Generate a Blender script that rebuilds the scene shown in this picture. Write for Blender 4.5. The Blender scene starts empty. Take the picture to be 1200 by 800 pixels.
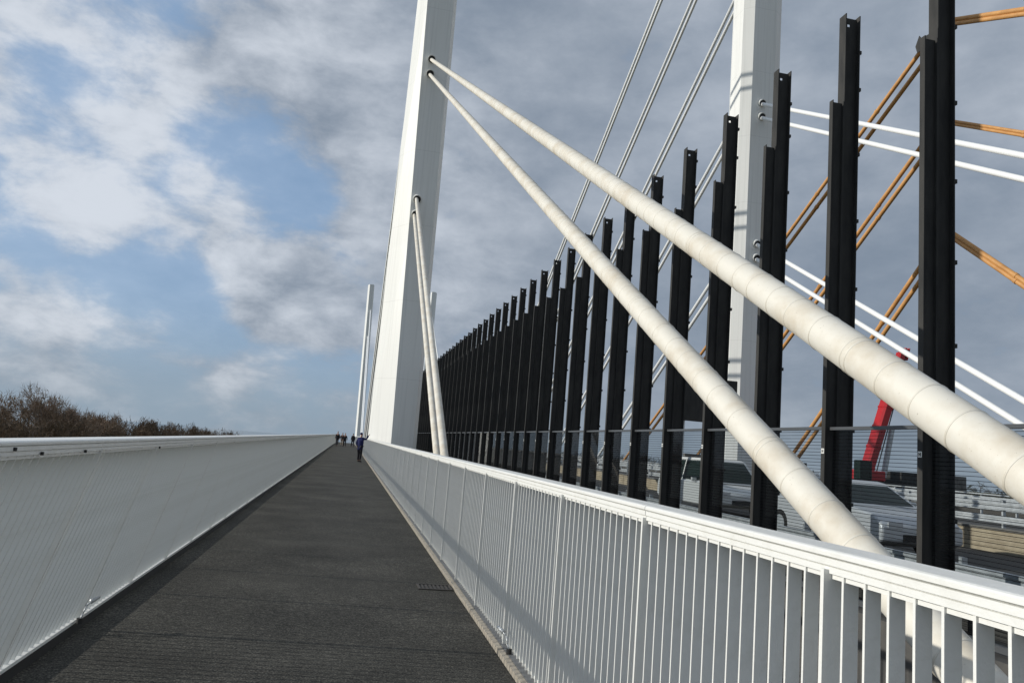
import bpy, bmesh, math, random
from mathutils import Vector, Matrix
random.seed(7)
sc = bpy.context.scene
C = sc.collection
R = math.radians

# ---------------------------------------------------------------- camera
F, YAW, PITCH, ROLL, EYE = 898.0, R(11.4), R(8.13), R(4.74), 1.6
fw = Vector((math.sin(YAW)*math.cos(PITCH), math.cos(YAW)*math.cos(PITCH), math.sin(PITCH)))
r0 = Vector((math.cos(YAW), -math.sin(YAW), 0)); u0 = r0.cross(fw)
rt = r0*math.cos(ROLL) + u0*math.sin(ROLL); up = -r0*math.sin(ROLL) + u0*math.cos(ROLL)
cam_d = bpy.data.cameras.new('camera'); cam = bpy.data.objects.new('camera', cam_d); C.objects.link(cam)
cam.matrix_world = Matrix(((rt.x, up.x, -fw.x, 0), (rt.y, up.y, -fw.y, 0), (rt.z, up.z, -fw.z, EYE), (0, 0, 0, 1)))
cam_d.sensor_width = 36; cam_d.lens = F/1200*36; cam_d.clip_start = .05; cam_d.clip_end = 12000
sc.camera = cam

def pix(px, py):                                  # direction seen at a point of the photograph (used for clouds only)
    return (fw*F + rt*(px-600) + up*(400-py)).normalized()

# ---------------------------------------------------------------- light
SUN_FWD, TAN_SIDE = R(7.0), .352
sd = Vector((-math.cos(SUN_FWD), math.sin(SUN_FWD), TAN_SIDE)).normalized()
EL = math.asin(sd.z)
sun_d = bpy.data.lights.new('sun', 'SUN'); sun = bpy.data.objects.new('sun', sun_d); C.objects.link(sun)
sun_d.energy = 3.5; sun_d.angle = R(.55); sun_d.color = (1.0, .955, .87)
sun.rotation_euler = sd.to_track_quat('Z', 'Y').to_euler()

world = bpy.data.worlds.new('World'); sc.world = world; world.use_nodes = True
W = world.node_tree; W.nodes.clear()
def wn(t, **k):
    n = W.nodes.new(t)
    for a, b in k.items(): setattr(n, a, b)
    return n
def wl(a, b): W.links.new(a, b)
def wmath(op, a, b=None, clamp=False):
    n = wn('ShaderNodeMath', operation=op, use_clamp=clamp)
    for i, v in enumerate((a, b)):
        if v is None: continue
        if isinstance(v, (int, float)): n.inputs[i].default_value = v
        else: wl(v, n.inputs[i])
    return n.outputs[0]
def wmix(f, a, b):
    n = wn('ShaderNodeMix', data_type='RGBA')
    for s, v in ((n.inputs[0], f), (n.inputs[6], a), (n.inputs[7], b)):
        if isinstance(v, float): s.default_value = v
        elif isinstance(v, tuple): s.default_value = (*v, 1)
        else: wl(v, s)
    return n.outputs[2]
def wramp(v, a, b):
    n = wn('ShaderNodeMapRange', interpolation_type='SMOOTHSTEP')
    wl(v, n.inputs[0]); n.inputs[1].default_value = a; n.inputs[2].default_value = b
    return n.outputs[0]
tc = wn('ShaderNodeTexCoord'); D = tc.outputs['Generated']
sep = wn('ShaderNodeSeparateXYZ'); wl(D, sep.inputs[0])
zz = wmath('ADD', wmath('MAXIMUM', sep.outputs[2], 0.0), .16)
cx = wmath('DIVIDE', sep.outputs[0], zz); cy = wmath('DIVIDE', sep.outputs[1], zz)
comb = wn('ShaderNodeCombineXYZ'); wl(cx, comb.inputs[0]); wl(cy, comb.inputs[1])
def wnoise(vec, scale, detail, rough, dist=0.0, off=(0, 0, 0)):
    m = wn('ShaderNodeMapping'); wl(vec, m.inputs[0]); m.inputs['Location'].default_value = off
    n = wn('ShaderNodeTexNoise'); wl(m.outputs[0], n.inputs['Vector'])
    n.inputs['Scale'].default_value = scale; n.inputs['Detail'].default_value = detail
    n.inputs['Roughness'].default_value = rough; n.inputs['Distortion'].default_value = dist
    return n.outputs[0]
st = wn('ShaderNodeVectorMath', operation='MULTIPLY'); wl(D, st.inputs[0]); st.inputs[1].default_value = (1, 1, 1.9)
SV = st.outputs[0]
n1 = wnoise(SV, 3.6, 11, .60, .10, (3.1, 1.7, .4))
n2 = wnoise(SV, 9.5, 10, .60, .15, (7.3, 2.2, 5.0))
n3 = wnoise(SV, 2.1, 7, .5, .1, (1.0, 4.0, 9.0))
def blob(px, py, rad, amt):
    d = pix(px, py); n = wn('ShaderNodeVectorMath', operation='DOT_PRODUCT')
    wl(D, n.inputs[0]); n.inputs[1].default_value = d
    c0, c1 = math.cos(rad), 1.0
    return wmath('MULTIPLY', wramp(n.outputs['Value'], c0, c1), amt)
def total(base, items):
    v = base
    for it in items: v = wmath('ADD', v, blob(*it))
    return v
# how much cloud stands in each part of the sky
side = wn('ShaderNodeVectorMath', operation='DOT_PRODUCT'); wl(D, side.inputs[0]); side.inputs[1].default_value = (.92, -.3, .25)
cov = wmath('ADD', wmath('MULTIPLY', wmath('SUBTRACT', n1, .5), 3.1), wmath('MULTIPLY', wmath('SUBTRACT', n2, .5), 2.3))
cov = wmath('ADD', cov, wmath('MULTIPLY', wramp(side.outputs['Value'], -.45, .05), 1.05))
cov = total(cov, [(60, 110, .20, .12), (150, 20, .26, .16), (190, 215, .11, .24), (400, 60, .20, .45), (20, 385, .09, .40), (120, 420, .08, .25), (330, 335, .085, .85), (270, 295, .045, .60),
                  (225, 210, .03, .4), (395, 370, .05, .5), (40, 275, .04, -.2), (110, 250, .07, .35), (150, 330, .06, -.25), (60, 215, .06, .4), (235, 150, .05, -.34), (300, 195, .06, -.38), (100, 90, .05, -.3), (370, 230, .05, -.3), (215, 340, .07, -.3), (380, 240, .06, .2),
                  (350, 255, .05, -.35), (430, 270, .04, .4), (250, 370, .06, -.35), (620, 360, .30, .25), (440, 180, .1, .35), (50, 80, .05, -.3), (30, 20, .06, -.2)])
mask = wmath('ADD', wmath('MULTIPLY', wramp(cov, -.22, .64), .80), .20)
# bright tops and grey bases
calm = wmath('SUBTRACT', 2.7, wmath('MULTIPLY', wramp(side.outputs['Value'], -.40, .10), 1.75))
lit = wmath('ADD', wmath('MULTIPLY', wmath('SUBTRACT', n2, .5), calm), wmath('MULTIPLY', wmath('SUBTRACT', n3, .5), 1.0))
lit = total(lit, [(60, 130, .30, .46), (20, 30, .16, .12), (400, 60, .12, .22), (720, 230, .10, .16), (900, 120, .08, .14), (560, 180, .08, .12), (150, 180, .12, .30), (215, 210, .04, .3), (290, 305, .06, .30), (430, 275, .04, .25), (400, 365, .03, .2),
                  (330, 120, .14, -.14), (640, 60, .22, -.22), (880, 260, .40, -.22), (30, 380, .09, .12), (1180, 60, .10, .06), (1100, 420, .2, -.16)])
lit = wramp(lit, -.65, 1.05)
sky = wn('ShaderNodeTexSky', sky_type='NISHITA'); sky.sun_disc = False
sky.sun_elevation = EL; sky.sun_rotation = -(math.pi/2 - SUN_FWD)
sky.altitude = 50; sky.air_density = 1.0; sky.dust_density = 1.2; sky.ozone_density = 1.6
S = 0.1
def sc10(c): return tuple(v/S for v in c)
pale = wmix(.72, sky.outputs[0], sc10((.27, .43, .67)))
haze = wmath('SUBTRACT', 1.0, wramp(sep.outputs[2], -.02, .17))
pale = wmix(wmath('MULTIPLY', haze, .75), pale, sc10((.30, .39, .47)))
g1 = wmix(lit, sc10((.208, .252, .315)), sc10((.70, .74, .80)))
full = wmix(wmath('MULTIPLY', mask, .90), pale, g1)
low = wmath('SUBTRACT', 1.0, wramp(sep.outputs[2], .0, .10))
full = wmix(wmath('MULTIPLY', low, .40), full, sc10((.27, .345, .41)))
bg = wn('ShaderNodeBackground'); wl(full, bg.inputs[0]); bg.inputs[1].default_value = S
out = wn('ShaderNodeOutputWorld'); wl(bg.outputs[0], out.inputs[0])
sc.view_settings.view_transform = 'Standard'; sc.view_settings.look = 'None'
sc.view_settings.exposure = 0; sc.view_settings.gamma = 1

# ---------------------------------------------------------------- materials
def mat(name, col, rough=.5, col2=None, nscale=6, bump=0.0, bscale=40, metal=0.0, spec=.5, streak=None, coords='Object', lo=.35, hi=.7):
    m = bpy.data.materials.new(name); m.use_nodes = True; t = m.node_tree; b = t.nodes['Principled BSDF']
    b.inputs['Base Color'].default_value = (*col, 1); b.inputs['Roughness'].default_value = rough
    b.inputs['Metallic'].default_value = metal; b.inputs['Specular IOR Level'].default_value = spec
    co = t.nodes.new('ShaderNodeTexCoord'); mp = t.nodes.new('ShaderNodeMapping'); t.links.new(co.outputs[coords], mp.inputs[0])
    if streak: mp.inputs['Scale'].default_value = streak
    if col2:
        n = t.nodes.new('ShaderNodeTexNoise'); n.inputs['Scale'].default_value = nscale; n.inputs['Detail'].default_value = 8; n.inputs['Roughness'].default_value = .65
        t.links.new(mp.outputs[0], n.inputs['Vector'])
        r = t.nodes.new('ShaderNodeValToRGB'); r.color_ramp.elements[0].color = (*col, 1); r.color_ramp.elements[1].color = (*col2, 1)
        r.color_ramp.elements[0].position = lo; r.color_ramp.elements[1].position = hi
        t.links.new(n.outputs[0], r.inputs[0]); t.links.new(r.outputs[0], b.inputs['Base Color'])
    if bump:
        n = t.nodes.new('ShaderNodeTexNoise'); n.inputs['Scale'].default_value = bscale; n.inputs['Detail'].default_value = 6
        t.links.new(co.outputs[coords], n.inputs['Vector'])
        bp = t.nodes.new('ShaderNodeBump'); bp.inputs['Strength'].default_value = bump; bp.inputs['Distance'].default_value = .01
        t.links.new(n.outputs[0], bp.inputs['Height']); t.links.new(bp.outputs[0], b.inputs['Normal'])
    return m
M = {}
M['white'] = mat('white_painted_steel', (.80, .80, .765), .42, (.70, .70, .66), 3.0, lo=.45, hi=.85)
M['rail'] = mat('white_railing_paint', (.80, .80, .765), .45, (.70, .695, .645), 9, bump=.15, bscale=90, lo=.5, hi=.85)
M['tower'] = mat('tower_paint', (.80, .80, .765), .45, (.73, .73, .69), .5, streak=(1, 1, .12), lo=.4, hi=.8)
def tower_seams():
    t = M['tower'].node_tree; b = t.nodes['Principled BSDF']; co = t.nodes.new('ShaderNodeTexCoord'); sp = t.nodes.new('ShaderNodeSeparateXYZ'); t.links.new(co.outputs['Object'], sp.inputs[0])
    def ma(op, a, v):
        n = t.nodes.new('ShaderNodeMath'); n.operation = op; t.links.new(a, n.inputs[0]); n.inputs[1].default_value = v; return n.outputs[0]
    f = ma('FRACT', ma('MULTIPLY', sp.outputs[2], 1/7.3), 0); l = ma('LESS_THAN', f, .006)
    mp = t.nodes.new('ShaderNodeMapping'); mp.inputs['Scale'].default_value = (2.2, 2.2, .05); t.links.new(co.outputs['Object'], mp.inputs[0])
    n = t.nodes.new('ShaderNodeTexNoise'); n.inputs['Scale'].default_value = 2.0; n.inputs['Detail'].default_value = 6; t.links.new(mp.outputs[0], n.inputs['Vector'])
    r = t.nodes.new('ShaderNodeMapRange'); t.links.new(n.outputs[0], r.inputs[0]); r.inputs[1].default_value = .5; r.inputs[2].default_value = .8; r.inputs[3].default_value = 1; r.inputs[4].default_value = .86
    k = ma('SUBTRACT', r.outputs[0], 0); q = t.nodes.new('ShaderNodeMath'); q.operation = 'SUBTRACT'; t.links.new(k, q.inputs[0]); t.links.new(ma('MULTIPLY', l, .14), q.inputs[1])
    src = b.inputs['Base Color'].links[0].from_socket; mx = t.nodes.new('ShaderNodeMix'); mx.data_type = 'RGBA'; mx.blend_type = 'MULTIPLY'; mx.inputs[0].default_value = 1
    t.links.new(src, mx.inputs[6]); t.links.new(q.outputs[0], mx.inputs[7]); t.links.new(mx.outputs[2], b.inputs['Base Color'])
tower_seams()
M['plate'] = mat('grey_base_plate', (.17, .175, .18), .5, (.13, .13, .13), 8)
M['stay'] = mat('thin_stay_white', (.82, .83, .82), .4)
M['black'] = mat('anthracite_paint', (.034, .034, .033), .55, (.060, .058, .054), 5, spec=.10, streak=(1, 1, .25))
M['blackend'] = mat('anthracite_frame', (.07, .075, .08), .4)
M['stripe'] = mat('stripe_print', (.006, .006, .007), 1.0, spec=0)
M['dark'] = mat('dark_parts_and_shade', (.02, .02, .02), .7)  # dark parts, and the painted shade of collar holes and drain pit
M['kerb'] = mat('concrete_kerb', (.42, .38, .31), .85, (.24, .21, .17), 22, bump=.4, bscale=120)
M['conc'] = mat('weathered_concrete', (.40, .34, .24), .9, (.27, .22, .15), 3.5, bump=.4, bscale=30)
M['concg'] = mat('grey_concrete', (.20, .19, .17), .9, (.12, .115, .105), 1.5, bump=.4, bscale=12)
M['iron'] = mat('cast_iron', (.10, .09, .08), .6, (.045, .04, .035), 30, metal=.3)
M['beam'] = mat('dark_edge_beam', (.055, .055, .055), .8, (.09, .085, .075), 2)
M['road'] = mat('road_asphalt', (.055, .052, .048), .9, (.075, .07, .062), 1.2)
M['galv'] = mat('galvanised_steel', (.62, .64, .65), .42, (.38, .40, .41), 5, metal=.35)
M['orange'] = mat('orange_brown_paint', (.60, .31, .10), .55, (.42, .20, .06), .8)
M['red'] = mat('red_paint', (.40, .010, .016), .35, (.36, .010, .012), 2)
M['yel'] = mat('yellow_marking', (.75, .72, .62), .6)
M['tyre'] = mat('tyre_rubber', (.02, .02, .02), .85)
M['silver'] = mat('silver_car_paint', (.58, .59, .60), .3, metal=.1)
M['vanpaint'] = mat('pale_car_paint', (.68, .68, .66), .35)
M['carglass'] = mat('car_glass', (.010, .020, .016), .2, spec=.25)
M['lamp'] = mat('lamp_lens', (.6, .6, .6), .2)
M['skin'] = mat('skin', (.42, .25, .18), .6)
M['navy'] = mat('navy_blue_jacket', (.004, .008, .06), .95, (.008, .014, .085), 12)
M['char'] = mat('charcoal_cloth', (.010, .010, .013), .9)
M['brown'] = mat('brown_cloth', (.05, .028, .02), .85)
M['beige'] = mat('beige_cloth', (.30, .25, .20), .85)
M['jeans'] = mat('dark_jeans', (.010, .013, .025), .85)
M['hair'] = mat('hair', (.03, .02, .015), .8)
M['water'] = mat('river_water', (.05, .07, .07), .12, bump=.15, bscale=.3)
M['grass'] = mat('flood_plain_grass', (.06, .075, .03), .95, (.09, .08, .045), .02, coords='Object')
M['bark'] = mat('bark', (.22, .18, .15), .95, (.12, .10, .08), 3)
M['twig'] = mat('twigs', (.115, .075, .052), .95, (.07, .05, .036), .6)
M['leaf'] = mat('russet_leaves', (.30, .21, .14), .9, (.18, .13, .09), .35)
M['leafdark'] = mat('winter_scrub', (.085, .065, .042), .95, (.20, .135, .085), .10)
M['ever'] = mat('dark_evergreens', (.035, .04, .025), .95, (.07, .06, .035), .1)

def m_deck():
    m = bpy.data.materials.new('brushed_dark_surfacing'); m.use_nodes = True; t = m.node_tree; b = t.nodes['Principled BSDF']
    b.inputs['Roughness'].default_value = .88; b.inputs['Specular IOR Level'].default_value = .3
    co = t.nodes.new('ShaderNodeTexCoord')
    def noise(scale, det, sc3=(1, 1, 1), rough=.6):
        mp = t.nodes.new('ShaderNodeMapping'); mp.inputs['Scale'].default_value = sc3; t.links.new(co.outputs['Object'], mp.inputs[0])
        n = t.nodes.new('ShaderNodeTexNoise'); n.inputs['Scale'].default_value = scale; n.inputs['Detail'].default_value = det; n.inputs['Roughness'].default_value = rough
        t.links.new(mp.outputs[0], n.inputs['Vector']); return n.outputs[0]
    big = noise(.8, 5); grain = noise(70, 4, (1, 1, 1), .75); lines = noise(14, 4, (1.6, 5, 1), .75)
    def ma(op, a, b_):
        n = t.nodes.new('ShaderNodeMath'); n.operation = op
        for i, v in enumerate((a, b_)):
            if isinstance(v, (int, float)): n.inputs[i].default_value = v
            else: t.links.new(v, n.inputs[i])
        return n.outputs[0]
    v = ma('ADD', ma('MULTIPLY', big, .16), ma('ADD', ma('MULTIPLY', grain, .65), ma('MULTIPLY', lines, .35)))
    r = t.nodes.new('ShaderNodeValToRGB'); t.links.new(v, r.inputs[0])
    r.color_ramp.elements[0].position = .47; r.color_ramp.elements[0].color = (.006, .0056, .0045, 1)
    r.color_ramp.elements[1].position = .72; r.color_ramp.elements[1].color = (.20, .188, .158, 1)
    e = r.color_ramp.elements.new(.59); e.color = (.050, .048, .041, 1)
    t.links.new(r.outputs[0], b.inputs['Base Color'])
    h = ma('ADD', ma('MULTIPLY', lines, 1.0), ma('MULTIPLY', grain, .5))
    bp = t.nodes.new('ShaderNodeBump'); bp.inputs['Strength'].default_value = .8; bp.inputs['Distance'].default_value = .008
    t.links.new(h, bp.inputs['Height']); t.links.new(bp.outputs[0], b.inputs['Normal'])
    return m
M['deck'] = m_deck()

def m_cable():
    m = mat('cream_cable_sheath', (.72, .69, .61), .55, (.50, .41, .28), 1.5, bump=.2, bscale=9, lo=.45, hi=.84)
    t = m.node_tree; b = t.nodes['Principled BSDF']
    co = t.nodes.new('ShaderNodeTexCoord'); n = t.nodes.new('ShaderNodeTexNoise'); n.inputs['Scale'].default_value = 55; n.inputs['Detail'].default_value = 2
    t.links.new(co.outputs['Object'], n.inputs['Vector'])
    r = t.nodes.new('ShaderNodeValToRGB'); r.color_ramp.elements[0].position = .22; r.color_ramp.elements[1].position = .30
    r.color_ramp.elements[0].color = (.62, .60, .56, 1); r.color_ramp.elements[1].color = (1, 1, 1, 1); t.links.new(n.outputs[0], r.inputs[0])
    src = b.inputs['Base Color'].links[0].from_socket
    mx = t.nodes.new('ShaderNodeMix'); mx.data_type = 'RGBA'; mx.blend_type = 'MULTIPLY'; mx.inputs[0].default_value = 1
    t.links.new(src, mx.inputs[6]); t.links.new(r.outputs[0], mx.inputs[7]); t.links.new(mx.outputs[2], b.inputs['Base Color'])
    return m
M['cable'] = m_cable()
def m_glass():
    m = bpy.data.materials.new('screen_glass'); m.use_nodes = True; t = m.node_tree; t.nodes.clear()
    o = t.nodes.new('ShaderNodeOutputMaterial'); mx = t.nodes.new('ShaderNodeMixShader'); tr = t.nodes.new('ShaderNodeBsdfTransparent'); gl = t.nodes.new('ShaderNodeBsdfGlossy')
    tr.inputs[0].default_value = (.86, .88, .89, 1); gl.inputs['Roughness'].default_value = .03
    fr = t.nodes.new('ShaderNodeFresnel'); fr.inputs[0].default_value = 1.22
    ge = t.nodes.new('ShaderNodeNewGeometry'); ml = t.nodes.new('ShaderNodeMath'); ml.operation = 'MULTIPLY'; iv = t.nodes.new('ShaderNodeMath'); iv.operation = 'SUBTRACT'; iv.inputs[0].default_value = 1
    t.links.new(ge.outputs['Backfacing'], iv.inputs[1]); t.links.new(fr.outputs[0], ml.inputs[0]); t.links.new(iv.outputs[0], ml.inputs[1])
    t.links.new(ml.outputs[0], mx.inputs[0]); t.links.new(tr.outputs[0], mx.inputs[1]); t.links.new(gl.outputs[0], mx.inputs[2]); t.links.new(mx.outputs[0], o.inputs[0])
    return m
M['glass'] = m_glass()

# ---------------------------------------------------------------- helpers
SL = .0049
def elev(y):
    if y < 102: return SL*y
    d = y-102
    return SL*102 + SL*d - .00007*d*d if d < 200 else SL*102 + SL*200 - .00007*40000 - .023*(d-200)
class MB:
    def __init__(s): s.v = []; s.f = []
    def add(s, vs, fs):
        n = len(s.v); s.v += [tuple(v) for v in vs]; s.f += [tuple(i+n for i in f) for f in fs]
    def box(s, x0, x1, y0, y1, z0, z1, sx0=0, sx1=0):      # sx: sideways shift of bottom / top
        s.add([(x0+sx0, y0, z0), (x1+sx0, y0, z0), (x1+sx0, y1, z0), (x0+sx0, y1, z0), (x0+sx1, y0, z1), (x1+sx1, y0, z1), (x1+sx1, y1, z1), (x0+sx1, y1, z1)],
              [(0, 3, 2, 1), (4, 5, 6, 7), (0, 1, 5, 4), (1, 2, 6, 5), (2, 3, 7, 6), (3, 0, 4, 7)])
    def tube(s, p, q, r, n=12, r2=None, cap=True):
        p = Vector(p); q = Vector(q); d = (q-p).normalized(); a = d.orthogonal().normalized(); b = d.cross(a); r2 = r if r2 is None else r2
        vs = []
        for c, rr in ((p, r), (q, r2)):
            for i in range(n):
                t = 2*math.pi*i/n; vs.append(c + a*rr*math.cos(t) + b*rr*math.sin(t))
        fs = [(i, (i+1) % n, n+(i+1) % n, n+i) for i in range(n)]
        if cap: fs += [tuple(range(n-1, -1, -1)), tuple(range(n, 2*n))]
        s.add(vs, fs)
    def prism(s, prof, y0, y1, flip=False):                 # profile in x,z along y
        n = len(prof); vs = [(x, y0, z) for x, z in prof] + [(x, y1, z) for x, z in prof]
        s.add(vs, [(i, (i+1) % n, n+(i+1) % n, n+i) for i in range(n)] + [tuple(range(n-1, -1, -1)), tuple(range(n, 2*n))])
    def sweep(s, prof, ys):
        n = len(prof); vs = []; fs = []
        for y in ys: vs += [(x, y, z+elev(y)) for x, z in prof]
        for k in range(len(ys)-1):
            for i in range(n): fs.append((k*n+i, k*n+(i+1) % n, (k+1)*n+(i+1) % n, (k+1)*n+i))
        fs += [tuple(range(n-1, -1, -1)), tuple((len(ys)-1)*n+i for i in range(n))]
        s.add(vs, fs)
    def mesh(s, name, m, smooth=False):
        me = bpy.data.meshes.new(name); me.from_pydata(s.v, [], s.f); me.materials.append(m)
        bm = bmesh.new(); bm.from_mesh(me); bmesh.ops.recalc_face_normals(bm, faces=bm.faces); bm.to_mesh(me); bm.free()
        if smooth:
            for p in me.polygons: p.use_smooth = True
        return me
def put(name, me, parent=None, loc=(0, 0, 0), rot=None, bevel=0, **kw):
    o = bpy.data.objects.new(name, me); C.objects.link(o); o.location = loc
    if rot: o.rotation_euler = rot
    if parent: o.parent = parent
    for k, v in kw.items():
        if v is not None: o[k] = v
    if bevel:
        b = o.modifiers.new('bevel', 'BEVEL'); b.width = bevel; b.segments = 2; b.limit_method = 'ANGLE'
    return o
def thing(name, label, cat, loc=(0, 0, 0), group=None, rot=None):
    return put(name, None, None, loc, rot, label=label, category=cat, group=group)
def autosmooth(me, ang=35):
    bm = bmesh.new(); bm.from_mesh(me)
    for f in bm.faces: f.smooth = True
    for e in bm.edges:
        if len(e.link_faces) == 2 and e.calc_face_angle(0) > R(ang): e.smooth = False
    bm.to_mesh(me); bm.free()
def yrange(a, b, st=5.0):
    n = max(1, int((b-a)/st)); return [a+(b-a)*i/n for i in range(n+1)]

# ---------------------------------------------------------------- ground, river, decks
def sheet(name, m, x0, x1, y0, y1, z):
    b = MB(); b.add([(x0, y0, z), (x1, y0, z), (x1, y1, z), (x0, y1, z)], [(0, 1, 2, 3)])
    return put(name, b.mesh(name, m), kind='structure')
sheet('ground', M['grass'], -6000, 6000, -4000, 9000, -16)
sheet('river', M['water'], -5000, 5000, 330, 9000, -15.6)  # river carried on to the horizon; its mirrored sky stands for hazed land
sheet('far_bank', M['grass'], 60, 5800, 420, 8800, -15.3)

YF = 330
b = MB(); b.sweep([(-1.87, 0), (1.318, 0), (1.318, -.35), (-1.87, -.35)], yrange(-8, YF)); put('walkway_deck', b.mesh('walkway_deck', M['deck']), kind='structure')
b = MB(); b.sweep([(1.325, .038), (1.363, .046), (1.363, -.35), (1.325, -.35)], yrange(-8, YF)); put('kerb_right', b.mesh('kerb', M['kerb']), kind='structure')
b = MB(); b.sweep([(-1.875, -.004), (-1.875, .058), (-1.805, .058), (-1.795, -.004)], yrange(-8, YF)); put('kerb_left', b.mesh('kerb', M['dark']), kind='structure')  # dark upstand; the shade on its walkway side is in the colour too
b = MB(); b.sweep([(-1.88, .05), (-1.95, .05), (-1.95, -.6), (-1.88, -.6)], yrange(-8, YF)); put('deck_edge_left', b.mesh('deck_edge', M['concg']), kind='structure')
b = MB(); b.sweep([(1.366, .018), (1.56, .018), (1.56, -.9), (1.366, -.9)], yrange(-8, YF)); put('deck_edge_right', b.mesh('deck_edge', M['concg']), kind='structure')
b = MB(); b.sweep([(1.57, -1.50), (7.50, -1.50), (7.50, -2.6), (1.57, -2.6)], yrange(-10, YF)); put('service_strip', b.mesh('service_strip', M['concg']), kind='structure')
b = MB(); b.sweep([(8.46, .06), (36.6, .10), (36.6, -2.2), (8.46, -1.9)], yrange(-10, YF)); put('motorway_deck', b.mesh('motorway_deck', M['road']), kind='structure')
b = MB(); b.sweep([(7.51, -.34), (8.45, -.34), (8.45, -1.9), (7.51, -1.9)], yrange(-10, YF)); put('barrier_beam', b.mesh('barrier_beam', M['beam']), kind='structure')
for i, x in enumerate((9.2, 18.8, 35.6)):
    b = MB()
    b.sweep([(x, .068+(x-8.46)*.0014), (x+.14, .068+(x-8.46)*.0014), (x+.14, .05+(x-8.46)*.0014), (x, .05+(x-8.46)*.0014)], yrange(-10, 200))
    put('lane_line', b.mesh('lane_line', M['yel']), kind='structure')

# ---------------------------------------------------------------- railings
MOD = 1.40; NF = 15; PIT = .0935
def rail_profile(x0, x1, z0, z1, sg):                        # stepped top rail, sg=+1 walkway on the low-x side
    w = x1-x0
    pts = [(.008, 0), (.008, .021), (.013, .022), (.013, .025), (.004, .026), (.004, .048), (.016, .049), (.016, .054), (0, .055), (0, .068), (.005, .0735), (.014, .0765), (w-.010, .071), (w, .060), (w, .012), (w-.01, 0)]
    h = z1-z0
    return [((x0 + p if sg > 0 else x1 - p), z0 + q*h/.076) for p, q in pts]
def build_railing(side, ystart, nmod, label):
    lean = side < 0
    t = thing('railing', label, 'railing')
    if side > 0:
        XB0, XB1, ZB, ZT, shift = 1.404, 1.452, .056, 1.325, 0.0
        hp = rail_profile(1.392, 1.575, 1.318, 1.385, 1)
    else:
        XB0, XB1, ZB, ZT, shift = -1.872, -1.822, .062, 1.385, .385
        hp = rail_profile(-1.63, -1.425, 1.380, 1.447, -1)
    dx = XB1-XB0
    fin = MB(); fin.box(0, dx, -.0045, .0045, ZB+(0 if side > 0 else .02), ZT+.004, 0, shift); fin_me = fin.mesh('baluster', M['rail'])
    pst = MB(); o_ = .0
    if side > 0: pst.box(-.020, .088, -.008, .008, .045, ZT+.004, 0, 0)
    else: pst.box(-.040, dx+.012, -.008, .008, .045, ZT+.004, 0, shift)
    pst_me = pst.mesh('post', M['rail'])
    hr = MB(); hr.prism(hp, .003, 2*MOD-.003); hr_me = hr.mesh('handrail', M['rail']); autosmooth(hr_me, 12)
    br = MB(); br.box(XB0+(.018 if side > 0 else .003), XB1-.003 if side > 0 else XB1+.016, .004, 2*MOD-.004, ZB-.002, ZB+.020); br_me = br.mesh('bottom_rail', M['rail'])
    tr_ = MB(); cx_ = (shift if shift else 0); tr_.box(XB0+.006+cx_, XB1-.006+cx_, .004, 2*MOD-.004, ZT-.022, ZT-.002); tr_me = tr_.mesh('upper_bar', M['rail'])
    bpl = MB(); bpl.box(1.366, 1.47, .004, 2*MOD-.004, .020, .052); bpl_me = bpl.mesh('base_plate', M['plate'])
    far = MB()
    for k in range(nmod):
        y0 = ystart + k*MOD; ang = math.atan((elev(y0+MOD)-elev(y0))/MOD); z = elev(y0)
        put('post', pst_me, t, (XB0, y0, z))
        if k == 0 and side > 0:
            h1 = MB(); h1.prism(hp, .003, MOD-.003); me1 = h1.mesh('handrail', M['rail']); autosmooth(me1, 12); put('handrail', me1, t, (0, y0, z), (ang, 0, 0))
        if k % 2 == (1 if side > 0 else 0):
            put('handrail', hr_me, t, (0, y0, z), (ang, 0, 0)); put('bottom_rail', br_me, t, (0, y0, z), (ang, 0, 0)); put('upper_bar', tr_me, t, (0, y0, z), (ang, 0, 0))
            if side > 0: put('base_plate', bpl_me, t, (0, y0, z), (ang, 0, 0))
        for j in range(NF):
            y = y0 + .024 + PIT*j
            if k < 20: put('baluster', fin_me, t, (XB0, y, elev(y)))
            else:
                e = elev(y); far.box(XB0, XB1, y-.0045, y+.0045, ZB+(0 if side > 0 else .02)+e, ZT+.004+e, 0, shift)
    put('balusters', far.mesh('balusters', M['rail']), t, kind='stuff')
    return t
RAIL_R = build_railing(1, -.75, 110, 'white steel railing right of the footpath, thin upright bars under a stepped handrail')
RAIL_L = build_railing(-1, -.53, 110, 'white steel railing left of the footpath, leaning inwards, seen edge-on like a wall')
# small marks on the handrails
sl = MB(); sl.tube((0, -.010, 0), (0, -.010, .002), .008, 10); sl.tube((0, .028, 0), (0, .028, .002), .008, 10); sl.box(-.008, .008, -.010, .028, 0, .0019)
put('slot_cap', sl.mesh('slot_cap', M['galv']), RAIL_R, (1.448, 1.56, 1.3845))
for y in (3.80, 4.12, 4.75, 6.5):
    c = MB(); c.box(-.004, .005, -.010, .010, -.008, .008); put('clip', c.mesh('clip', M['dark']), RAIL_L, (-1.425, y, 1.405 if y != 3.8 else 1.43))

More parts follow.
